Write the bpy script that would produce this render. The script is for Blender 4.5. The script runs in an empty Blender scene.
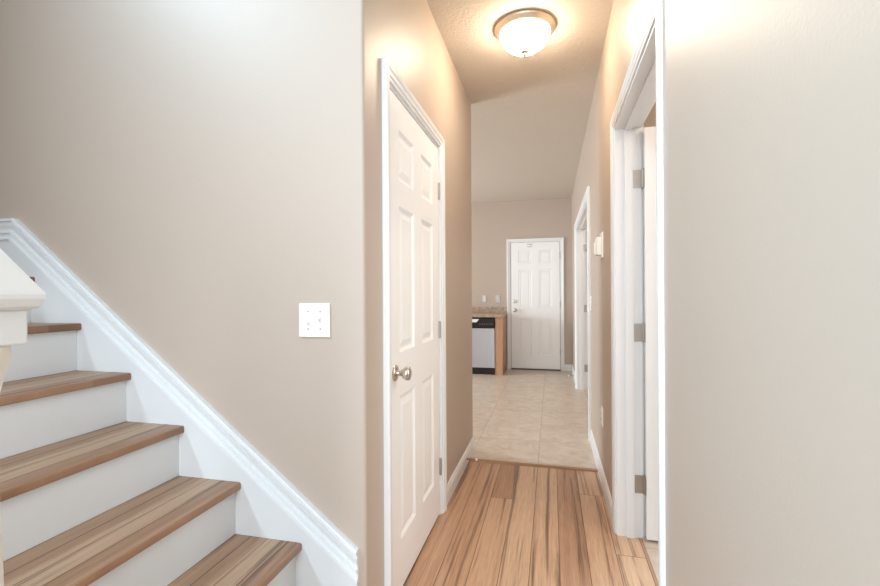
import bpy, bmesh, math
from mathutils import Vector, Matrix

C = bpy.context.scene.collection
SC = bpy.context.scene

# ------------------------------------------------------------------ camera
F_PX, YAW, PITCH, ROLL, CAM_H = 455.83, 0.2397, 0.0009, -0.0057, 1.2319
fw = Vector((-math.sin(YAW)*math.cos(PITCH), math.cos(YAW)*math.cos(PITCH), math.sin(PITCH)))
rt = Vector((math.cos(YAW), math.sin(YAW), 0))
up = rt.cross(fw)
rt2 = math.cos(ROLL)*rt + math.sin(ROLL)*up
up2 = -math.sin(ROLL)*rt + math.cos(ROLL)*up
cd = bpy.data.cameras.new('camera')
cam = bpy.data.objects.new('camera', cd)
C.objects.link(cam)
cd.sensor_width = 36.0
cd.lens = F_PX/880.0*36.0
cd.clip_start = 0.02
m = Matrix((rt2, up2, -fw)).transposed().to_4x4()
m.translation = (0, 0, CAM_H)
cam.matrix_world = m
SC.camera = cam

# ------------------------------------------------------------------ world, daylight, exposure
SC.view_settings.view_transform = 'Standard'
SC.view_settings.look = 'None'
SC.view_settings.gamma = 1.0
SC.view_settings.use_curve_mapping = False
SC.view_settings.exposure = 0.0

world = bpy.data.worlds.new('daylight_sky')
SC.world = world
world.use_nodes = True
bg = world.node_tree.nodes['Background']
bg.inputs['Color'].default_value = (0.80, 0.90, 1.0, 1)
bg.inputs['Strength'].default_value = 0.6


def area(name, loc, target, sx, sy, power, color, spread=180):
    l = bpy.data.lights.new(name, 'AREA')
    l.shape = 'RECTANGLE'; l.size = sx; l.size_y = sy
    l.energy = power; l.color = color
    l.spread = math.radians(spread)
    o = bpy.data.objects.new(name, l)
    C.objects.link(o)
    o.location = loc
    o.rotation_euler = (Vector(target)-Vector(loc)).to_track_quat('-Z', 'Y').to_euler()
    return o


# daylight through the stair window (left), the entry window (behind the camera) and the kitchen window
area('stair_window_light', (-3.3, -0.85, 4.60), (0.3, 0.30, 1.25), 1.05, .90, 110, (0.60, 0.83, 1.0), 84)
area('entry_window_light', (-0.30, -1.75, 1.9), (-0.25, 3.0, 1.1), 1.1, 2.4, 43, (0.80, 0.90, 1.0), 110)
area('kitchen_window_light', (-4.8, 5.3, 1.35), (0.3, 5.2, 1.1), 1.8, 1.9, 215, (0.80, 0.91, 1.0))
area('side_room_fill_area', (2.2, 2.0, 1.5), (-.6, 2.05, 1.1), 1.2, 1.3, 14, (0.90, 0.95, 1.0), 130)  # unseen fill added in the side room to brighten the left door

# ------------------------------------------------------------------ plan dimensions
A = -0.608          # hall left wall face
B = 0.316           # hall right wall face
BT = 0.124          # right wall thickness
H = 2.72            # ceiling
YS = 1.424          # stair wall face
YE = 3.555          # end of the hall's left wall
YT = 3.315          # wood to tile
YF = 7.456          # kitchen far wall
LT = 0.115          # left wall thickness
HS = 5.2            # two storey entry
XL = -3.1           # entry left wall
YB = -1.45          # entry front wall
KX = -4.5           # kitchen left wall

# ------------------------------------------------------------------ materials


def newmat(name):
    mt = bpy.data.materials.new(name)
    mt.use_nodes = True
    nt = mt.node_tree
    return mt, nt, nt.nodes['Principled BSDF']


def link(nt, a, b):
    nt.links.new(a, b)


def node(nt, typ, **kw):
    n = nt.nodes.new(typ)
    for k, v in kw.items():
        setattr(n, k, v)
    return n


def mathn(nt, op, a, b=None, c=None):
    n = node(nt, 'ShaderNodeMath', operation=op)
    for i, v in enumerate((a, b, c)):
        if v is None:
            continue
        if isinstance(v, (int, float)):
            n.inputs[i].default_value = v
        else:
            link(nt, v, n.inputs[i])
    return n.outputs[0]


def ramp(nt, fac, stops):
    n = node(nt, 'ShaderNodeValToRGB')
    el = n.color_ramp.elements
    while len(el) < len(stops):
        el.new(0.5)
    for e, (p, col) in zip(el, stops):
        e.position = p
        e.color = (*col, 1)
    link(nt, fac, n.inputs[0])
    return n.outputs[0]


def mixc(nt, fac, a, b, mode='MIX'):
    n = node(nt, 'ShaderNodeMix', data_type='RGBA', blend_type=mode)
    for sock, v in ((n.inputs[0], fac), (n.inputs[6], a), (n.inputs[7], b)):
        if isinstance(v, (int, float)):
            sock.default_value = v
        elif isinstance(v, tuple):
            sock.default_value = (*v, 1)
        else:
            link(nt, v, sock)
    return n.outputs[2]


def srgb(r, g, b):
    f = lambda v: ((v/255+0.055)/1.055)**2.4 if v > 10 else v/255/12.92
    return (f(r), f(g), f(b))


def paint(name, col, rough=0.5, bump=0.0, scale=120, dist=0.002, spec=0.5):
    mt, nt, b = newmat(name)
    b.inputs['Base Color'].default_value = (*col, 1)
    b.inputs['Roughness'].default_value = rough
    b.inputs['Specular IOR Level'].default_value = spec
    if bump:
        tc = node(nt, 'ShaderNodeTexCoord')
        nz = node(nt, 'ShaderNodeTexNoise')
        nz.inputs['Scale'].default_value = scale
        nz.inputs['Detail'].default_value = 3
        nz.inputs['Roughness'].default_value = 0.45
        link(nt, tc.outputs['Object'], nz.inputs['Vector'])
        bp = node(nt, 'ShaderNodeBump')
        bp.inputs['Strength'].default_value = bump
        bp.inputs['Distance'].default_value = dist
        link(nt, nz.outputs['Fac'], bp.inputs['Height'])
        link(nt, bp.outputs['Normal'], b.inputs['Normal'])
    return mt


def metal(name, col, rough=0.3):
    mt, nt, b = newmat(name)
    b.inputs['Base Color'].default_value = (*col, 1)
    b.inputs['Metallic'].default_value = 1.0
    b.inputs['Roughness'].default_value = rough
    return mt


def wood(name, dark, mid, light, streak, plank_w, plank_l, x0, y0, gap=0.0012, rough=0.38, across=0, along=1, contrast=1.0):
    """Boards running along one object axis: every board has its own tone and its own dark mineral streaks."""
    mt, nt, b = newmat(name)
    tc = node(nt, 'ShaderNodeTexCoord')
    sp = node(nt, 'ShaderNodeSeparateXYZ')
    link(nt, tc.outputs['Object'], sp.inputs[0])
    x = sp.outputs[across]; y = sp.outputs[along]; z = sp.outputs[2]
    u = mathn(nt, 'DIVIDE', mathn(nt, 'SUBTRACT', x, x0), plank_w)
    iu = mathn(nt, 'FLOOR', u)
    fu = mathn(nt, 'FRACT', u)
    wn = node(nt, 'ShaderNodeTexWhiteNoise', noise_dimensions='1D')
    link(nt, iu, wn.inputs['W'])
    v = mathn(nt, 'ADD', mathn(nt, 'DIVIDE', mathn(nt, 'SUBTRACT', y, y0), plank_l), mathn(nt, 'MULTIPLY', wn.outputs['Value'], 7.31))
    iv = mathn(nt, 'FLOOR', v)
    fv = mathn(nt, 'FRACT', v)
    cb = node(nt, 'ShaderNodeCombineXYZ')
    link(nt, iu, cb.inputs[0]); link(nt, iv, cb.inputs[1])
    wn2 = node(nt, 'ShaderNodeTexWhiteNoise', noise_dimensions='3D')
    link(nt, cb.outputs[0], wn2.inputs['Vector'])
    rnd = wn2.outputs['Value']
    # grain
    cg = node(nt, 'ShaderNodeCombineXYZ')
    link(nt, mathn(nt, 'MULTIPLY', x, 34.0), cg.inputs[0])
    link(nt, mathn(nt, 'ADD', mathn(nt, 'MULTIPLY', y, 0.8), mathn(nt, 'MULTIPLY', rnd, 37.0)), cg.inputs[1])
    link(nt, mathn(nt, 'MULTIPLY', rnd, 91.0), cg.inputs[2])
    n1 = node(nt, 'ShaderNodeTexNoise')
    n1.inputs['Scale'].default_value = 1.0
    n1.inputs['Detail'].default_value = 5
    n1.inputs['Roughness'].default_value = 0.62
    n1.inputs['Distortion'].default_value = 0.35
    link(nt, cg.outputs[0], n1.inputs['Vector'])
    cf = node(nt, 'ShaderNodeCombineXYZ')
    link(nt, mathn(nt, 'MULTIPLY', x, 210.0), cf.inputs[0])
    link(nt, mathn(nt, 'MULTIPLY', y, 9.0), cf.inputs[1])
    link(nt, mathn(nt, 'MULTIPLY', rnd, 13.0), cf.inputs[2])
    n2 = node(nt, 'ShaderNodeTexNoise')
    n2.inputs['Scale'].default_value = 1.0
    n2.inputs['Detail'].default_value = 3
    link(nt, cf.outputs[0], n2.inputs['Vector'])
    tone = ramp(nt, mathn(nt, 'ADD', mathn(nt, 'MULTIPLY', rnd, 0.42*contrast), mathn(nt, 'MULTIPLY', n1.outputs['Fac'], 0.62)),
                [(0.22, dark), (0.5, mid), (0.78, light)])
    sk = ramp(nt, n1.outputs['Fac'], [(0.345, (1, 1, 1)), (0.455, (0, 0, 0))])
    col = mixc(nt, mathn(nt, 'MULTIPLY', sk, 0.75), tone, streak)
    fine = ramp(nt, n2.outputs['Fac'], [(0.3, (0.82, 0.80, 0.78)), (0.62, (1.06, 1.06, 1.06))])
    col = mixc(nt, 0.8, col, fine, 'MULTIPLY')
    # joints
    gu = mathn(nt, 'LESS_THAN', mathn(nt, 'MULTIPLY', mathn(nt, 'MINIMUM', fu, mathn(nt, 'SUBTRACT', 1.0, fu)), plank_w), gap)
    gv = mathn(nt, 'LESS_THAN', mathn(nt, 'MULTIPLY', mathn(nt, 'MINIMUM', fv, mathn(nt, 'SUBTRACT', 1.0, fv)), plank_l), gap)
    g = mathn(nt, 'MAXIMUM', gu, gv)
    col = mixc(nt, mathn(nt, 'MULTIPLY', g, 0.85), col, (dark[0]*0.25, dark[1]*0.2, dark[2]*0.18))
    link(nt, col, b.inputs['Base Color'])
    b.inputs['Roughness'].default_value = rough
    bp = node(nt, 'ShaderNodeBump')
    bp.inputs['Strength'].default_value = 0.25
    bp.inputs['Distance'].default_value = 0.001
    link(nt, mathn(nt, 'SUBTRACT', n2.outputs['Fac'], g), bp.inputs['Height'])
    link(nt, bp.outputs['Normal'], b.inputs['Normal'])
    return mt


def tile(name, x0, y0, size):
    mt, nt, b = newmat(name)
    tc = node(nt, 'ShaderNodeTexCoord')
    sp = node(nt, 'ShaderNodeSeparateXYZ')
    link(nt, tc.outputs['Object'], sp.inputs[0])
    u = mathn(nt, 'DIVIDE', mathn(nt, 'SUBTRACT', sp.outputs[0], x0), size)
    v = mathn(nt, 'DIVIDE', mathn(nt, 'SUBTRACT', sp.outputs[1], y0), size)
    fu, fv = mathn(nt, 'FRACT', u), mathn(nt, 'FRACT', v)
    e = lambda f: mathn(nt, 'MINIMUM', f, mathn(nt, 'SUBTRACT', 1.0, f))
    g = mathn(nt, 'LESS_THAN', mathn(nt, 'MULTIPLY', mathn(nt, 'MINIMUM', e(fu), e(fv)), size), 0.0028)
    cb = node(nt, 'ShaderNodeCombineXYZ')
    link(nt, mathn(nt, 'FLOOR', u), cb.inputs[0]); link(nt, mathn(nt, 'FLOOR', v), cb.inputs[1])
    wn = node(nt, 'ShaderNodeTexWhiteNoise', noise_dimensions='3D')
    link(nt, cb.outputs[0], wn.inputs['Vector'])
    va = node(nt, 'ShaderNodeVectorMath', operation='ADD')
    link(nt, tc.outputs['Object'], va.inputs[0])
    vs = node(nt, 'ShaderNodeVectorMath', operation='SCALE')
    vs.inputs['Scale'].default_value = 9.0
    link(nt, wn.outputs['Color'], vs.inputs[0])
    link(nt, vs.outputs[0], va.inputs[1])
    n1 = node(nt, 'ShaderNodeTexNoise')
    n1.inputs['Scale'].default_value = 7.0
    n1.inputs['Detail'].default_value = 6
    n1.inputs['Roughness'].default_value = 0.62
    n1.inputs['Distortion'].default_value = 1.2
    link(nt, va.outputs[0], n1.inputs['Vector'])
    col = ramp(nt, n1.outputs['Fac'], [(0.30, srgb(186, 168, 150)), (0.5, srgb(201, 185, 168)), (0.72, srgb(212, 199, 184))])
    col = mixc(nt, mathn(nt, 'MULTIPLY', g, 0.65), col, srgb(150, 132, 112))
    link(nt, col, b.inputs['Base Color'])
    b.inputs['Roughness'].default_value = 0.33
    return mt


def stone(name):
    mt, nt, b = newmat(name)
    tc = node(nt, 'ShaderNodeTexCoord')
    n1 = node(nt, 'ShaderNodeTexNoise')
    n1.inputs['Scale'].default_value = 38.0
    n1.inputs['Detail'].default_value = 6
    n1.inputs['Roughness'].default_value = 0.7
    link(nt, tc.outputs['Object'], n1.inputs['Vector'])
    link(nt, ramp(nt, n1.outputs['Fac'], [(0.34, srgb(134, 110, 92)), (0.5, srgb(174, 150, 131)), (0.68, srgb(200, 180, 162))]), b.inputs['Base Color'])
    b.inputs['Roughness'].default_value = 0.3
    return mt


def brushed(name):
    mt, nt, b = newmat(name)
    tc = node(nt, 'ShaderNodeTexCoord')
    mp = node(nt, 'ShaderNodeMapping')
    mp.inputs['Scale'].default_value = (260, 260, 2.0)
    link(nt, tc.outputs['Object'], mp.inputs['Vector'])
    n1 = node(nt, 'ShaderNodeTexNoise')
    n1.inputs['Scale'].default_value = 1.0
    link(nt, mp.outputs[0], n1.inputs['Vector'])
    link(nt, ramp(nt, n1.outputs['Fac'], [(0.3, (0.52, 0.55, 0.61)), (0.7, (0.62, 0.65, 0.71))]), b.inputs['Base Color'])
    b.inputs['Metallic'].default_value = 0.9
    b.inputs['Roughness'].default_value = 0.42
    return mt


M = {}
M['wall'] = paint('taupe_wall_paint', srgb(188, 171, 156), 0.46, 0.16, 130, 0.002)
M['ceiling'] = paint('textured_ceiling_paint', srgb(208, 196, 182), 0.7, 0.5, 60, 0.006)
M['trim'] = paint('white_trim_paint', srgb(230, 230, 229), 0.32)
M['door'] = paint('white_door_paint', srgb(243, 242, 240), 0.36)
M['skirt'] = paint('white_stair_paint', srgb(222, 222, 221), 0.4, 0.05, 40, 0.001)
M['plastic'] = paint('white_plastic', srgb(242, 242, 238), 0.3)
M['plate'] = paint('pale_grey_plate', srgb(200, 197, 193), 0.35)
M['cream'] = paint('cream_plastic', srgb(238, 234, 225), 0.35)
M['dark'] = paint('dark_slot', srgb(70, 66, 62), 0.5)
M['black'] = paint('black_plastic', srgb(24, 24, 26), 0.3)
M['grey'] = paint('grey_marking', srgb(150, 150, 150), 0.5)
M['nickel'] = metal('satin_nickel', (0.62, 0.57, 0.50), 0.28)
M['hinge'] = metal('hinge_steel', (0.44, 0.41, 0.37), 0.42)
M['bronze'] = metal('brushed_bronze_rim', (0.80, 0.70, 0.58), 0.42)
M['finial'] = paint('finial_finish', srgb(150, 134, 112), 0.5)
M['steel'] = brushed('brushed_steel')
M['stone'] = stone('speckled_laminate')
M['floor'] = wood('strand_plank_floor', srgb(156, 116, 88), srgb(190, 150, 119), srgb(214, 182, 152), srgb(98, 74, 57),
                  0.13, 1.9, -0.101, 0.0, gap=0.0017)
M['tread'] = wood('stair_tread_wood', srgb(102, 72, 52), srgb(138, 103, 79), srgb(178, 145, 117), srgb(70, 49, 36),
                  0.0663, 6.0, 0.0, 0.0, gap=0.0014, rough=0.42, contrast=1.5)
M['nosing'] = wood('stair_nosing_wood', srgb(112, 78, 55), srgb(142, 105, 78), srgb(170, 132, 104), srgb(80, 54, 38),
                   0.3, 6.0, 0.1, 0.0, gap=0.0, rough=0.35)
M['strip'] = wood('threshold_wood', srgb(130, 96, 66), srgb(152, 116, 84), srgb(176, 140, 104), srgb(104, 74, 50),
                  0.2, 3.0, 0.05, 0.0, gap=0.0, rough=0.4, across=1, along=0)
M['oak'] = wood('oak_cabinet_wood', srgb(168, 122, 90), srgb(186, 142, 110), srgb(200, 160, 128), srgb(154, 108, 78),
                0.8, 3.0, 0.3, 0.0, gap=0.0, rough=0.4, across=0, along=2)
M['tile'] = tile('beige_stone_tile', -0.1, 3.87, 0.5)


def emission_glass():
    mt, nt, b = newmat('frosted_lamp_glass')
    b.inputs['Base Color'].default_value = (1, 0.93, 0.82, 1)
    b.inputs['Roughness'].default_value = 0.3
    b.inputs['Emission Color'].default_value = (1.0, 0.86, 0.66, 1)
    b.inputs['Emission Strength'].default_value = 55.0
    return mt


M['lamp'] = emission_glass()

# ------------------------------------------------------------------ mesh helpers


def obj(name, bm, mat, parent=None, smooth=False, loc=None):
    bmesh.ops.recalc_face_normals(bm, faces=bm.faces[:])
    me = bpy.data.meshes.new(name)
    bm.to_mesh(me); bm.free()
    if smooth:
        for p in me.polygons:
            p.use_smooth = True
    me.materials.append(mat)
    o = bpy.data.objects.new(name, me)
    C.objects.link(o)
    if loc is not None:
        o.location = loc
    if parent is not None:
        o.parent = parent
    return o


def autosmooth(o, ang=35):
    me = o.data
    for p in me.polygons:
        p.use_smooth = True
    bm = bmesh.new(); bm.from_mesh(me)
    for e in bm.edges:
        if len(e.link_faces) == 2:
            e.smooth = e.calc_face_angle(0) < math.radians(ang)
    bm.to_mesh(me); bm.free()
    return o


def tag(o, label, cat, group=None):
    o['label'] = label; o['category'] = cat
    if group:
        o['group'] = group
    return o


def struct(o):
    o['kind'] = 'structure'
    return o


def empty(name, loc, rz=0.0):
    o = bpy.data.objects.new(name, None)
    o.empty_display_size = 0.1
    C.objects.link(o)
    o.location = loc
    o.rotation_euler = (0, 0, rz)
    return o


def box(bm, x0, x1, y0, y1, z0, z1, bevel=0.0, seg=2):
    vs = [bm.verts.new((x, y, z)) for x in (x0, x1) for y in (y0, y1) for z in (z0, z1)]
    idx = [(0, 1, 3, 2), (4, 6, 7, 5), (0, 4, 5, 1), (2, 3, 7, 6), (0, 2, 6, 4), (1, 5, 7, 3)]
    fs = [bm.faces.new([vs[i] for i in f]) for f in idx]
    if bevel:
        es = list({e for f in fs for e in f.edges})
        bmesh.ops.bevel(bm, geom=es, offset=bevel, segments=seg, affect='EDGES', profile=0.5)
    return bm


def boxes(*bs, bevel=0.0):
    bm = bmesh.new()
    for b in bs:
        box(bm, *b, bevel=bevel)
    return bm


def prism(bm, pts, lo, hi, axis):
    """Extrude a closed 2D polygon along an axis (0: pts are (y,z); 1: (x,z); 2: (x,y))."""
    def mk(p, t):
        if axis == 0: return (t, p[0], p[1])
        if axis == 1: return (p[0], t, p[1])
        return (p[0], p[1], t)
    a = [bm.verts.new(mk(p, lo)) for p in pts]
    b = [bm.verts.new(mk(p, hi)) for p in pts]
    n = len(pts)
    bm.faces.new(a); bm.faces.new(b[::-1])
    for i in range(n):
        bm.faces.new((a[i], a[(i+1) % n], b[(i+1) % n], b[i]))
    return bm


def lathe(bm, prof, n=40, mat=None):
    """prof: list of (r, h); axis is local Z."""
    rings = []
    for r, h in prof:
        if r < 1e-6:
            rings.append([bm.verts.new((0, 0, h))])
        else:
            rings.append([bm.verts.new((r*math.cos(2*math.pi*k/n), r*math.sin(2*math.pi*k/n), h)) for k in range(n)])
    for a, b in zip(rings, rings[1:]):
        for k in range(n):
            k2 = (k+1) % n
            if len(a) == 1 and len(b) == 1:
                continue
            if len(a) == 1:
                bm.faces.new((a[0], b[k], b[k2]))
            elif len(b) == 1:
                bm.faces.new((a[k], b[0], a[k2]))
            else:
                bm.faces.new((a[k], a[k2], b[k2], b[k]))
    for r in (rings[0], rings[-1]):
        if len(r) > 1:
            try:
                bm.faces.new(r)
            except ValueError:
                pass
    return bm


def loft(bm, rows, closed=False, caps=True):
    """rows: list of polylines (same length); faces between successive rows. closed joins last row to first; caps fill both ends."""
    V = [[bm.verts.new(p) for p in r] for r in rows]
    pairs = list(zip(V, V[1:]))
    if closed:
        pairs.append((V[-1], V[0]))
    for a, b in pairs:
        for i in range(len(a)-1):
            bm.faces.new((a[i], a[i+1], b[i+1], b[i]))
    if caps and closed:
        bm.faces.new([r[0] for r in V])
        bm.faces.new([r[-1] for r in V][::-1])
    return bm


# colonial casing: (distance from the inner edge, projection)
CASING = [(0, 0), (0, .010), (.004, .012), (.012, .012), (.015, .017), (.030, .018), (.036, .022), (.052, .024), (.057, .021), (.057, 0)]


def casing(bm, fix, sgn, s0, s1, zt, along='y', w=1.0, z0=0.0, t=1.0):
    """Door casing round an opening s0..s1 x 0..zt, lying on the plane fix, projecting towards sgn."""
    rows = []
    for u, d in CASING:
        u *= w; d *= t
        line = [(s0-u, z0), (s0-u, zt+u), (s1+u, zt+u), (s1+u, z0)]
        rows.append([(fix+sgn*d, s, z) if along == 'y' else (s, fix+sgn*d, z) for s, z in line])
    return loft(bm, rows, closed=True)


BASE = [(0, 0), (.013, 0), (.013, .070), (.011, .078), (.008, .084), (.007, .092), (.004, .098), (0, .100)]


def baseboard(bm, path, side, hgt=1.0):
    """Extrude the baseboard profile along a 2D path; side=+1 puts it to the left of the travel direction."""
    P = [Vector(p) for p in path]
    nrm = []
    for i in range(len(P)-1):
        d = (P[i+1]-P[i]).normalized()
        nrm.append(Vector((-d.y, d.x))*side)
    offs = []
    for i in range(len(P)):
        if i == 0: offs.append(nrm[0])
        elif i == len(P)-1: offs.append(nrm[-1])
        else:
            b = (nrm[i-1]+nrm[i]).normalized()
            offs.append(b/max(0.2, b.dot(nrm[i])))
    rows = [[(P[i].x+offs[i].x*d, P[i].y+offs[i].y*d, z*hgt) for i in range(len(P))] for d, z in BASE]
    return loft(bm, rows, closed=True)


def door_leaf_bm(W, Hd, T, zb=0.012, lite=False):
    """Six-panel leaf. Local: hinge edge at x=0, width along +x, faces at y=0 and y=T, both faces moulded."""
    bm = bmesh.new()
    st = 0.118*W/0.76; mid = 0.118*W/0.76
    pw = (W-2*st-mid)/2
    k = Hd/2.03
    zs = [(zb+0.205*k, zb+0.798*k), (zb+0.980*k, zb+1.588*k), (zb+1.696*k, zb+1.905*k)]
    xs = [(st, st+pw), (st+pw+mid, st+2*pw+mid)]
    zt = zb+Hd
    xcut = [0, xs[0][0], xs[0][1], xs[1][0], xs[1][1], W]
    zcut = [zb, zs[0][0], zs[0][1], zs[1][0], zs[1][1], zs[2][0], zs[2][1], zt]
    for y, s in ((0, 1), (T, -1)):
        g = [[bm.verts.new((x, y, z)) for z in zcut] for x in xcut]
        for i in range(5):
            for j in range(7):
                q = (g[i][j], g[i+1][j], g[i+1][j+1], g[i][j+1])
                if i in (1, 3) and j in (1, 3, 5):
                    x0, x1, z0, z1 = xcut[i], xcut[i+1], zcut[j], zcut[j+1]
                    prev = list(q)
                    for ins, dep in ((.004, .003), (.014, .0095), (.024, .0095), (.046, .003)):
                        d = y+s*dep
                        ring = [bm.verts.new(p) for p in ((x0+ins, d, z0+ins), (x1-ins, d, z0+ins), (x1-ins, d, z1-ins), (x0+ins, d, z1-ins))]
                        for a in range(4):
                            b = (a+1) % 4
                            bm.faces.new((prev[a], prev[b], ring[b], ring[a]))
                        prev = ring
                    bm.faces.new(prev)
                else:
                    bm.faces.new(q)
    bmesh.ops.remove_doubles(bm, verts=bm.verts[:], dist=1e-6)
    # edges of the slab
    for (a, b) in (((0, zb), (W, zb)), ((W, zb), (W, zt)), ((W, zt), (0, zt)), ((0, zt), (0, zb))):
        vs = [bm.verts.new(p) for p in ((a[0], 0, a[1]), (b[0], 0, b[1]), (b[0], T, b[1]), (a[0], T, a[1]))]
        bm.faces.new(vs)
    return bm


def knob_bm():
    """Round passage knob, axis along local +Z (away from the door)."""
    bm = bmesh.new()
    lathe(bm, [(0, 0), (.032, 0), (.0325, .003), (.030, .007), (.022, .010), (.013, .012), (.011, .018), (.011, .026), (.014, .031),
               (.022, .037), (.0275, .046), (.0285, .054), (.026, .061), (.018, .065), (.008, .067), (0, .067)], 28)
    return bm


def hinge_bm(h=0.09, w=0.033):
    """Local: knuckle axis on z at the origin; jamb plate along -x, leaf plate along +y (open) facing -y."""
    bm = bmesh.new()
    lathe(bm, [(0, -h/2-.004), (.004, -h/2-.003), (.0062, -h/2), (.0062, h/2), (.004, h/2+.003), (0, h/2+.004)], 14)
    return bm


# ------------------------------------------------------------------ structure
# right wall, two door openings
D1 = (1.482, 2.475, 2.075)     # near opening y0, y1, head height
D2 = (4.02, 6.09, 2.062)       # far opening
bm = bmesh.new()
X0, X1 = B, B+BT
for b in ((X0, X1, YB, D1[0], 0, HS), (X0, X1, D1[0], D1[1], D1[2], HS), (X0, X1, D1[1], D2[0], 0, HS),
          (X0, X1, D2[0], D2[1], D2[2], HS), (X0, X1, D2[1], YF+.12, 0, HS)):
    box(bm, *b)
struct(obj('wall_right', bm, M['wall']))

# stair wall and hall left wall: one L with a rounded corner
LD = (1.645, 2.480, 2.056)     # left door opening
bm = bmesh.new()
rr = 0.011


def arc(cx, cy, r, a0, a1, n=7):
    return [(cx+r*math.cos(math.radians(a0+(a1-a0)*i/n)), cy+r*math.sin(math.radians(a0+(a1-a0)*i/n))) for i in range(n+1)]


pA = [(XL-.12, YS), *arc(A-rr, YS+rr, rr, -90, 0), (A, LD[0]), (A-LT, LD[0]), (A-LT, YS+.12), (XL-.12, YS+.12)]
prism(bm, pA, 0, HS, 2)
pB = [(A, LD[1]), *arc(A-rr, YE-rr, rr, 0, 90), (A-LT, YE), (A-LT, LD[1])]
prism(bm, pB, 0, H+.1, 2)
box(bm, A-LT, A, LD[0], LD[1], LD[2], H+.1)
box(bm, A-LT-.02, A-LT, LD[0]-.05, LD[1]+.05, 0, LD[2]+.05)  # unseen backing added behind the left door to stop light leaking
o = obj('wall_left', bm, M['wall'])
autosmooth(struct(o), 30)

bm = boxes((KX-.12, 1.9, YF, YF+.12, 0, H+.1))
struct(obj('wall_far', bm, M['wall']))
bm = boxes((KX, A-LT, YE-.115, YE, 0, H+.1))
struct(obj('wall_kitchen_near', bm, M['wall']))
bm = boxes((KX-.12, KX, YE-.1, 4.3, 0, H+.1), (KX-.12, KX, 6.3, YF, 0, H+.1), (KX-.12, KX, 4.3, 6.3, 0, .3), (KX-.12, KX, 4.3, 6.3, 2.35, H+.1))
struct(obj('wall_kitchen_left', bm, M['wall']))
bm = boxes((A-LT, B, YS, YS+.12, H+.1, HS))
struct(obj('wall_upper', bm, M['wall']))
bm = boxes((XL-.12, XL, YB, -1.4, 0, HS), (XL-.12, XL, -.3, YS, 0, HS), (XL-.12, XL, -1.4, -.3, 0, 4.0), (XL-.12, XL, -1.4, -.3, 5.05, HS))
struct(obj('wall_entry_left', bm, M['wall']))
bm = boxes((XL-.12, -1.0, YB-.12, YB, 0, HS), (.29, B+BT, YB-.12, YB, 0, HS), (-1.0, .29, YB-.12, YB, 0, .6), (-1.0, .29, YB-.12, YB, 3.2, HS))
struct(obj('wall_entry_front', bm, M['wall']))

# ceilings
struct(obj('ceiling', boxes((KX-.12, B, YE, YF, H, H+.1), (A, B, YS, YE, H, H+.1)), M['ceiling']))
struct(obj('ceiling_entry', boxes((XL-.12, B+BT, YB-.12, YS+.12, HS, HS+.1)), M['ceiling']))

# floors
struct(obj('floor', boxes((XL-.12, B+.118, YB-.12, YT, -.05, 0)), M['floor']))
struct(obj('floor_kitchen', boxes((KX-.12, B+.118, YT, YF, -.05, 0)), M['tile']))
struct(obj('floor_side_room', boxes((B+.118, 2.4, .8, YF, -.05, 0)), M['tile']))

# side rooms behind the right wall
bm = boxes((2.3, 2.4, .8, YF, 0, H), (B+BT, 2.3, .8, .9, 0, H), (B+BT, 2.3, 3.1, 3.2, 0, H), (B+BT, 2.3, 6.9, 7.0, 0, H))
struct(obj('wall_side_room', bm, M['wall']))
struct(obj('ceiling_side_room', boxes((B+BT, 2.4, .8, YF, H, H+.1)), M['ceiling']))

# ------------------------------------------------------------------ door trim (jambs, stops, casings)


def opening_trim(name, x_face, depth_sgn, depth, y0, y1, zt, both=False, stop=None, w=1.0, t=1.0):
    """Jamb, stop and casing of an opening in a wall that runs along y."""
    bm = bmesh.new()
    xa, xb = sorted((x_face, x_face+depth_sgn*depth))
    J = .018
    box(bm, xa, xb, y0-.0005, y0+J, 0, zt)
    box(bm, xa, xb, y1-J, y1+.0005, 0, zt)
    box(bm, xa, xb, y0+J, y1-J, zt-J, zt)
    if stop:
        sa, sb = stop
        box(bm, sa, sb, y0+J, y0+J+.011, 0, zt-J)
        box(bm, sa, sb, y1-J-.011, y1-J, 0, zt-J)
        box(bm, sa, sb, y0+J+.011, y1-J-.011, zt-J-.011, zt-J)
    casing(bm, x_face, -depth_sgn, y0+.005, y1-.005, zt-.005, w=w, t=t)
    if both:
        casing(bm, x_face+depth_sgn*depth, depth_sgn, y0+.005, y1-.005, zt-.005)
    return struct(obj(name, bm, M['trim']))


opening_trim('trim_1', A, -1, .1, *LD, stop=(A-.052, A-.040))
opening_trim('trim_2', B, 1, BT, *D1, both=True, stop=(B+.045, B+.082), w=.95, t=.62)
opening_trim('trim_3', B, 1, BT, *D2, both=True, stop=(B+.045, B+.082))
# far door trim (wall along x)
FD = (-.643, .140, 2.050)
bm = bmesh.new()
casing(bm, YF, -1, FD[0]+.002, FD[1]-.002, FD[2]-.002, along='x')
struct(obj('trim_4', bm, M['trim']))
# wood to tile reducer strip
bm = prism(bmesh.new(), [(YT-.022, .0), (YT-.022, .006), (YT-.012, .011), (YT+.010, .011), (YT+.024, .003), (YT+.024, 0)], A+.013, B-.013, 0)
struct(obj('trim_5', bm, M['strip']))

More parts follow.
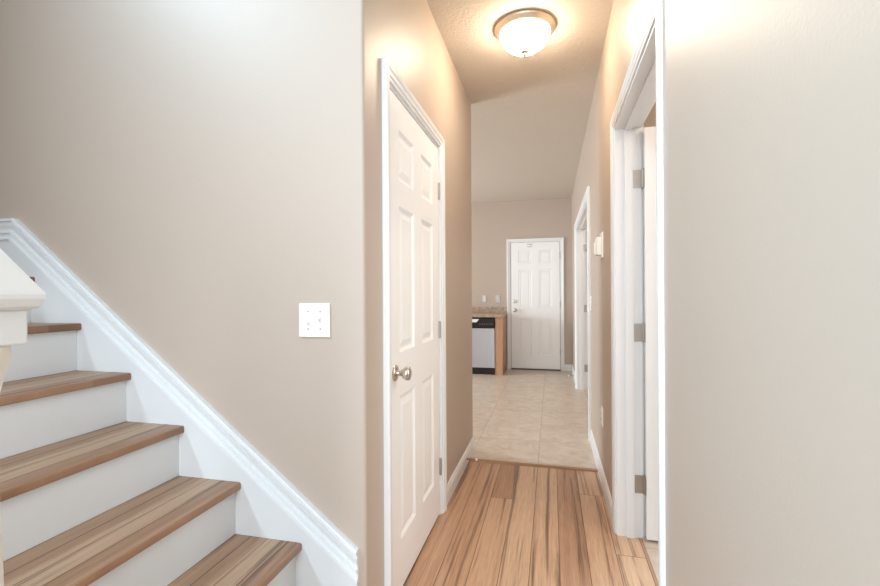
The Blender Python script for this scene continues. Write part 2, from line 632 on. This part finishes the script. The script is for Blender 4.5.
# ------------------------------------------------------------------ baseboards
bm = baseboard(bmesh.new(), [(A, LD[1]+.052), (A, YE-.012), (A-.012, YE), (A-LT-.6, YE)], -1)
struct(obj('baseboard_left', bm, M['trim']))
bm = baseboard(bmesh.new(), [(A-.011, YS), (A-.003, YS+.003), (A, YS+.011), (A, LD[0]-.052)], -1)
struct(obj('baseboard_corner', bm, M['trim']))
bm = baseboard(bmesh.new(), [(B, D1[1]+.052), (B, D2[0]-.052)], 1)
baseboard(bm, [(B, YB), (B, D1[0]-.052)], 1)
baseboard(bm, [(B, D2[1]+.052), (B, YF), (FD[1]+.055, YF)], 1)
struct(obj('baseboard_right', bm, M['trim']))
bm = baseboard(bmesh.new(), [(FD[0]-.055, YF), (-.702, YF)], 1)
struct(obj('baseboard_far', bm, M['trim']))

# ------------------------------------------------------------------ doors


def add_hinges(door, spots, x, y, plate=None):
    for z in spots:
        bm = hinge_bm()
        if plate:
            box(bm, *plate[0], -.045, .045)
            box(bm, *plate[1], -.045, .045)
        h = obj('hinge', bm, M['hinge'], door, loc=(x, y, z))
        autosmooth(h)
    return door


def add_knob(door, x, y, z, sgn, name='door_knob', bm=None):
    k = obj(name, bm or knob_bm(), M['nickel'], door, smooth=True, loc=(x, y, z))
    k.rotation_euler = (math.radians(90 if sgn < 0 else -90), 0, 0)
    autosmooth(k, 50)
    return k


# closet door in the left wall: hinges at the far jamb
W1 = LD[1]-LD[0]-.036-.006
d = obj('door_1', door_leaf_bm(W1, 2.023, .035, .012), M['door'])
d.location = (A-.001, LD[1]-.018-.003, 0); d.rotation_euler = (0, 0, math.radians(-90))
# local x -> world -y ; local y -> world +x ... leaf must sit behind the wall face
d.location.x = A-.037
struct(d)
add_hinges(d, (.27, 1.03, 1.80), -.002, .041, plate=((-.004, .0, -.006, -.004), (0, .004, -.0065, -.0045)))
add_knob(d, W1-.062, .035, .915, 1)

# open door of the right-hand room: hinged on the far jamb, swung into the room
W2 = D1[1]-D1[0]-.036-.006
d = obj('door_2', door_leaf_bm(W2, 2.030, .035, .014), M['door'])
d.location = (B+BT+.010, D1[1]-.018-.036, 0)
struct(d)
add_hinges(d, (.27, 1.03, 1.80), -.006, .030, plate=((-.042, -.002, .003, .0048), (.0005, .004, -.026, .0045)))
add_knob(d, W2-.062, 0, .915, -1)

# second open door further down the right wall
d = obj('door_3', door_leaf_bm(.93, 2.010, .035, .014), M['door'])
d.location = (B+BT+.010, D2[1]-.018-.036, 0)
struct(d)
add_hinges(d, (.27, 1.03, 1.80), -.006, .030, plate=((-.042, -.002, .003, .0048), (.0005, .004, -.026, .0045)))
add_knob(d, .93-.062, 0, .915, -1)

# closed door in the kitchen's far wall: hinges on the right
W4 = FD[1]-FD[0]-.022
d = obj('door_4', door_leaf_bm(W4, 2.020, .012, .022), M['door'])
d.location = (FD[1]-.011, YF-.001, 0); d.rotation_euler = (0, 0, math.radians(180))
struct(d)
add_hinges(d, (.29, 1.05, 1.82), -.002, .016)
add_knob(d, W4-.06, .012, .955, 1)
bm = lathe(bmesh.new(), [(0, 0), (.03, 0), (.031, .004), (.027, .010), (.020, .013), (.012, .013), (.010, .024), (0, .024)], 24)
add_knob(d, W4-.06, .012, 1.095, 1, 'deadbolt', bm)
bm = boxes((W4/2+.055, W4/2+.125, .012, .016, 2.005, 2.015), (W4/2+.06, W4/2+.066, .012, .022, 1.97, 2.012), (W4/2+.06, W4/2+.12, .012, .018, 1.968, 1.976))
obj('wreath_hook', bm, M['hinge'], d)
obj('threshold', boxes((-.005, W4+.005, .001, .03, 0, .014)), M['dark'], d)

# ------------------------------------------------------------------ staircase
st = empty('staircase', (-.6, YS-.4, 0))
tag(st, 'white painted staircase with brown plank treads climbing to the left along the taupe wall', 'staircase')


def part(name, bm, mat, smooth=None):
    o = obj(name, bm, mat, st)
    o.matrix_parent_inverse = Matrix.Translation((.6, -(YS-.4), 0))
    if smooth:
        autosmooth(o, smooth)
    return o


RISE, RUN = .187, .241
tip = lambda k: -.841-RUN*(k-2)
top = lambda k: RISE*k
Y0S, Y1S = .36, YS-.0108
TT = .027
for k in range(1, 8):
    xt = tip(k); zt = top(k)
    xr = tip(k+1)-.024 if k < 7 else XL+.003
    # riser face below this tread
    part('riser', boxes((xt-.042, xt-.024, Y0S+.002, Y1S, top(k-1)+.0005, zt-TT-.0005)), M['skirt'])
    xn = xt-.062
    bm = boxes((0, xn-xr-.0012, Y0S, Y1S, zt-TT, zt))
    t = part('tread' if k < 7 else 'landing', bm, M['tread'])
    t.location = (xr+.0005, 0, 0)
    # nosing: rounded front strip
    q = .0065
    prof = [(xn, zt-TT), *[(xt-q+q*math.cos(math.radians(a)), zt-TT+q+q*math.sin(math.radians(a))) for a in (-90, -60, -30, 0)],
            *[(xt-q+q*math.cos(math.radians(a)), zt-q+q*math.sin(math.radians(a))) for a in (0, 30, 60, 90)], (xn, zt)]
    bm = prism(bmesh.new(), prof, Y0S, Y1S, 1)
    n = obj('nosing', bm, M['nosing'], t)
    n.matrix_parent_inverse = Matrix.Identity(4)
    n.location = (-(xr+.0005), 0, 0)
    autosmooth(n, 30)

# skirt board with moulded cap on the wall
XS1 = -.634
SL = RISE/RUN
XK = -2.150; ZK = 1.552


def zslope(x):
    return ZK-(x-XK)*(ZK-.377)/(-.634-XK)


cth = math.cos(math.atan(SL))
CAP = [(0, .0005), (0, .020), (.003, .025), (.010, .025), (.012, .014), (.0175, .014), (.019, .020), (.026, .0185), (.035, .013), (.0445, .0085),
       (.0455, .020), (.052, .020), (.054, .0115), (.0665, .0115), (.068, .0185), (.0745, .0185), (.077, .0115), (.077, .0005)]
rows = []
for u, dd in CAP:
    u *= 1.16
    dz = u/cth
    sl = (ZK-.377)/(-.634-XK)
    xk = XK-(dz-u)/sl                       # where the dropped slope meets the dropped level run
    rows.append([(XL+.003, YS-dd, ZK-u), (xk, YS-dd, ZK-u), (XS1, YS-dd, zslope(XS1)-dz)])
part('skirt_cap', loft(bmesh.new(), rows, closed=True), M['trim'])
poly = [(XL+.003, 0), (XS1-.003, 0), (XS1-.003, zslope(XS1)-.06), (XK-.03, ZK-.05), (XL+.003, ZK-.05)]
part('skirt_board', prism(bmesh.new(), poly, YS-.0100, YS-.0005, 1), M['skirt'])
# closed near side of the stair
poly = [(tip(1)-.043, 0)]
for k in range(1, 8):
    poly += [(tip(k)-.043, top(k)-TT-.001), ((tip(k+1)-.043) if k < 7 else XL+.002, top(k)-TT-.001)]
poly.append((XL+.002, 0))
part('side_panel', prism(bmesh.new(), poly, Y0S+.004, Y0S+.02, 1), M['skirt'])

# ------------------------------------------------------------------ newel post on the first tread
NX, NY, NZ = -.733, .419, top(1)+.0006
nw = empty('newel_post', (NX, NY, NZ))
tag(nw, 'white newel post with square block and peaked cap at the foot of the stairs', 'newel post')
h = .047


def frustum(bm, levels):
    rings = [[bm.verts.new((sx*r, sy*r, z)) for sx, sy in ((-1, -1), (1, -1), (1, 1), (-1, 1))] for r, z in levels]
    for a, b in zip(rings, rings[1:]):
        for i in range(4):
            bm.faces.new((a[i], a[(i+1) % 4], b[(i+1) % 4], b[i]))
    bm.faces.new(rings[0][::-1]); bm.faces.new(rings[-1])
    return bm


o = obj('base_block', boxes((-h, h, -h, h, 0, .30), bevel=.004), M['trim'], nw)
bm = lathe(bmesh.new(), [(0, .2995), (.040, .2995), (.044, .315), (.040, .33), (.034, .345), (.0405, .38), (.043, .45), (.042, .56), (.039, .70), (.0345, .82), (.033, .87), (.035, .905),
                         (.041, .935), (.0475, .958), (.0485, .9685), (.047, .9785), (.040, .9795), (0, .9795)], 40)
o = obj('turned_shaft', bm, M['cream'], nw); autosmooth(o, 40)
o = obj('top_block', boxes((-h, h, -h, h, .979, 1.026), bevel=.003), M['trim'], nw)
bm = frustum(bmesh.new(), [(.047, 1.0255), (.050, 1.0255), (.056, 1.030), (.0585, 1.036), (.060, 1.040), (.060, 1.046), (.0585, 1.050), (.054, 1.058), (.004, 1.150), (.0005, 1.151)])
o = obj('cap', bm, M['trim'], nw)

# ------------------------------------------------------------------ ceiling lamp
LX, LY = -.137, 2.595
lamp = empty('ceiling_light', (LX, LY, H))
tag(lamp, 'round flush ceiling light with frosted glowing bowl and brushed bronze rim above the hall', 'ceiling light')
bm = lathe(bmesh.new(), [(0, 0), (.160, 0), (.167, -.004), (.169, -.011), (.166, -.018), (.158, -.023), (.153, -.031), (.145, -.037), (.137, -.037), (.137, -.030), (0, -.030)], 64)
autosmooth(obj('rim', bm, M['bronze'], lamp), 40)
prof = [(.1365, -.034)]
for i in range(1, 13):
    a = math.radians(90*i/12)
    prof.append((.1365*math.cos(a)**.85 if i < 12 else 0, -.034-.100*math.sin(a)))
autosmooth(obj('glass_bowl', lathe(bmesh.new(), prof, 64), M['lamp'], lamp), 60)
bm = lathe(bmesh.new(), [(0, -.130), (.021, -.1335), (.022, -.138), (.018, -.143), (.009, -.147), (.010, -.152), (.007, -.158), (0, -.160)], 24)
autosmooth(obj('finial', bm, M['finial'], lamp), 50)

# ------------------------------------------------------------------ switch plates, outlets, thermostat


def plate_obj(name, w, hh, label, cat, toggles=(), sockets=(), group=None, loc=(0, 0, 0), rz=0.0, mat='plastic'):
    """Local: plate on the plane y=0, facing -y."""
    e = empty(name, loc, rz)
    tag(e, label, cat, group)
    obj('cover_plate', boxes((-w/2, w/2, -.006, 0, -hh/2, hh/2), bevel=.0022), M[mat], e)
    for tx, upw in toggles:
        bm = boxes((tx-.0055, tx+.0055, -.0075, -.0055, -.0125, .0125))
        sw = obj('switch_frame', bm, M['cream'], e)
        s = 1 if upw else -1
        bm = prism(bmesh.new(), [(-.006, -.009), (-.006, .009), (-.019, .010*s+.003), (-.019, .010*s-.004)], tx-.004, tx+.004, 0)
        obj('toggle', bm, M['plastic'], e)
        for z in (.030, -.030):
            bm = lathe(bmesh.new(), [(0, 0), (.0032, 0), (.0028, .0012), (0, .0016)], 12)
            o = obj('screw', bm, M['grey'], e, loc=(tx, -.006, z)); o.rotation_euler = (math.radians(90), 0, 0)
    for z in sockets:
        bm = lathe(bmesh.new(), [(0, 0), (.0165, 0), (.016, .0025), (0, .0025)], 24)
        o = obj('socket', bm, M['cream'], e, loc=(0, -.0055, z)); o.rotation_euler = (math.radians(90), 0, 0)
        bm = boxes((-.0075, -.0055, -.0085, -.0078, z-.002, z+.007), (.0055, .0075, -.0085, -.0078, z-.002, z+.007), (-.002, .002, -.0085, -.0078, z-.010, z-.006))
        obj('slots', bm, M['dark'], e)
    return e


plate_obj('light_switch', .116, .116, 'white two-gang light switch plate on the taupe wall above the stairs', 'light switch',
          toggles=((-.023, False), (.023, True)), loc=(-.792, YS, 1.142))
plate_obj('light_switch', .072, .118, 'small white single switch plate on the right hall wall beyond the thermostat', 'light switch',
          toggles=((0, True),), loc=(B, 3.92, 1.145), rz=math.radians(-90))
plate_obj('wall_outlet', .072, .118, 'white power outlet low on the right hall wall near the open door', 'outlet',
          sockets=(.019, -.019), loc=(B, 3.10, .435), rz=math.radians(-90))
plate_obj('wall_outlet', .072, .118, 'pale grey outlet plate above the kitchen counter, the left one of the pair', 'outlet',
          sockets=(.019, -.019), loc=(-1.07, YF, 1.143), mat='plate')
plate_obj('light_switch', .072, .118, 'pale grey switch plate above the kitchen counter, the right one nearer the closed door', 'light switch',
          toggles=((0, True),), loc=(-.848, YF, 1.143), mat='plate')

th = empty('thermostat', (B, 3.06, 1.53))
tag(th, 'cream wall thermostat on a tall backplate on the right hall wall', 'thermostat')
obj('back_plate', boxes((-.010, 0, -.065, .065, -.080, .080), bevel=.002), M['cream'], th)
obj('body', boxes((-.040, -.010, -.050, .056, -.062, .050), bevel=.004), M['cream'], th)
obj('cover', boxes((-.047, -.040, .004, .056, -.058, .024), bevel=.002), M['plastic'], th)

# ------------------------------------------------------------------ door stops


def door_stop(loc, rz, label):
    e = empty('door_stop', loc, rz)
    tag(e, label, 'door stop')
    # local: axis along +x, away from the baseboard
    bm = bmesh.new()
    n, turns, r, wr = 160, 14, .0055, .0011
    L = .058
    prev = None
    for i in range(n+1):
        t = i/n; a = 2*math.pi*turns*t
        c = Vector((.006+L*t, r*math.cos(a), r*math.sin(a)))
        er = Vector((0, math.cos(a), math.sin(a))); ex = Vector((1, 0, 0))
        ring = [bm.verts.new(c+er*wr*math.cos(q*math.pi/2)+ex*wr*math.sin(q*math.pi/2)) for q in range(4)]
        if prev:
            for q in range(4):
                bm.faces.new((prev[q], prev[(q+1) % 4], ring[(q+1) % 4], ring[q]))
        prev = ring
    obj('spring', bm, M['hinge'], e, smooth=True)
    bm = lathe(bmesh.new(), [(0, 0), (.010, 0), (.010, .003), (.006, .007), (0, .007)], 20)
    o = obj('mount', bm, M['hinge'], e); o.rotation_euler = (0, math.radians(90), 0)
    bm = lathe(bmesh.new(), [(0, 0), (.0075, 0), (.009, .003), (.009, .012), (.006, .016), (0, .016)], 20)
    o = obj('rubber_tip', bm, M['plastic'], e, loc=(.062, 0, 0)); o.rotation_euler = (0, math.radians(90), 0)
    return e


door_stop((A+.0125, 3.22, .046), 0, 'spring door stop with white tip on the left hall baseboard by the floor strip')
door_stop((B-.0125, 6.75, .048), math.radians(180), 'spring door stop on the right kitchen baseboard near the closed door')

# ------------------------------------------------------------------ kitchen counter run
CY = 6.85
cab = empty('base_cabinet', (-.76, CY, 0))
tag(cab, 'narrow oak cabinet end panel standing between the dishwasher and the closed kitchen door', 'cabinet')


def cpart(name, bm, mat, root):
    o = obj(name, bm, mat, root)
    o.matrix_parent_inverse = Matrix.Translation(-root.location)
    return o


cpart('face_stile', boxes((-.825, -.712, CY, CY+.02, 0, .868), bevel=.0015), M['oak'], cab)
cpart('end_panel', boxes((-.825, -.714, CY+.0205, YF-.012, 0, .868)), M['oak'], cab)
ct = empty('countertop', (-1.5, CY, .868))
tag(ct, 'speckled brown countertop with low backsplash above the dishwasher', 'countertop')
cpart('worktop', boxes((-2.6, -.700, CY-.028, YF-.001, .8685, .912), bevel=.004), M['stone'], ct)
cpart('backsplash', boxes((-2.6, -.702, YF-.022, YF-.001, .9125, 1.005), bevel=.002), M['stone'], ct)
dw = empty('dishwasher', (-1.13, CY, 0))
tag(dw, 'stainless steel dishwasher with a black control panel under the kitchen countertop', 'dishwasher')
x0, x1 = -1.428, -.832
cpart('body', boxes((x0, x1, CY+.03, YF-.02, .02, .862)), M['black'], dw)
cpart('door_panel', boxes((x0, x1, CY-.004, CY+.029, .105, .700), bevel=.004), M['steel'], dw)
cp = cpart('control_panel', boxes((x0, x1, CY-.008, CY+.029, .704, .845), bevel=.004), M['black'], dw)
cpart('toe_kick', boxes((x0, x1, CY+.02, CY+.029, .004, .098)), M['black'], dw)
bm = prism(bmesh.new(), [(-1.19, .792), (-1.105, .792), (-1.07, .832), (-1.07, .840), (-1.19, .840)], CY-.017, CY-.0085, 1)
cpart('handle_pocket', bm, M['cream'], dw)
for i in range(6):
    cpart('button', boxes((-1.06+i*.036, -1.045+i*.036, CY-.0095, CY-.0082, .762, .770)), M['grey'], dw)
# cabinet left of the dishwasher, out of sight behind the hall wall
cab2 = empty('base_cabinet', (-2.0, CY, 0))
tag(cab2, 'oak base cabinet with two doors left of the dishwasher under the countertop', 'cabinet')
cpart('carcass', boxes((-2.58, -1.435, CY+.0205, YF-.012, 0, .868)), M['oak'], cab2)
for a, b in ((-2.57, -2.02), (-1.995, -1.445)):
    dd = cpart('cabinet_door', boxes((a, b, CY, CY+.02, .11, .855), bevel=.003), M['oak'], cab2)

# ------------------------------------------------------------------ unseen point lights added to brighten the side rooms and hall
for nm, loc, pw in (('side_room_fill_point', (1.3, 1.6, 2.5), 22), ('laundry_fill_point', (1.1, 5.2, 2.4), 24)):
    l = bpy.data.lights.new(nm, 'POINT'); l.energy = pw; l.color = (1.0, .86, .68); l.shadow_soft_size = .12
    o = bpy.data.objects.new(nm, l); C.objects.link(o); o.location = loc
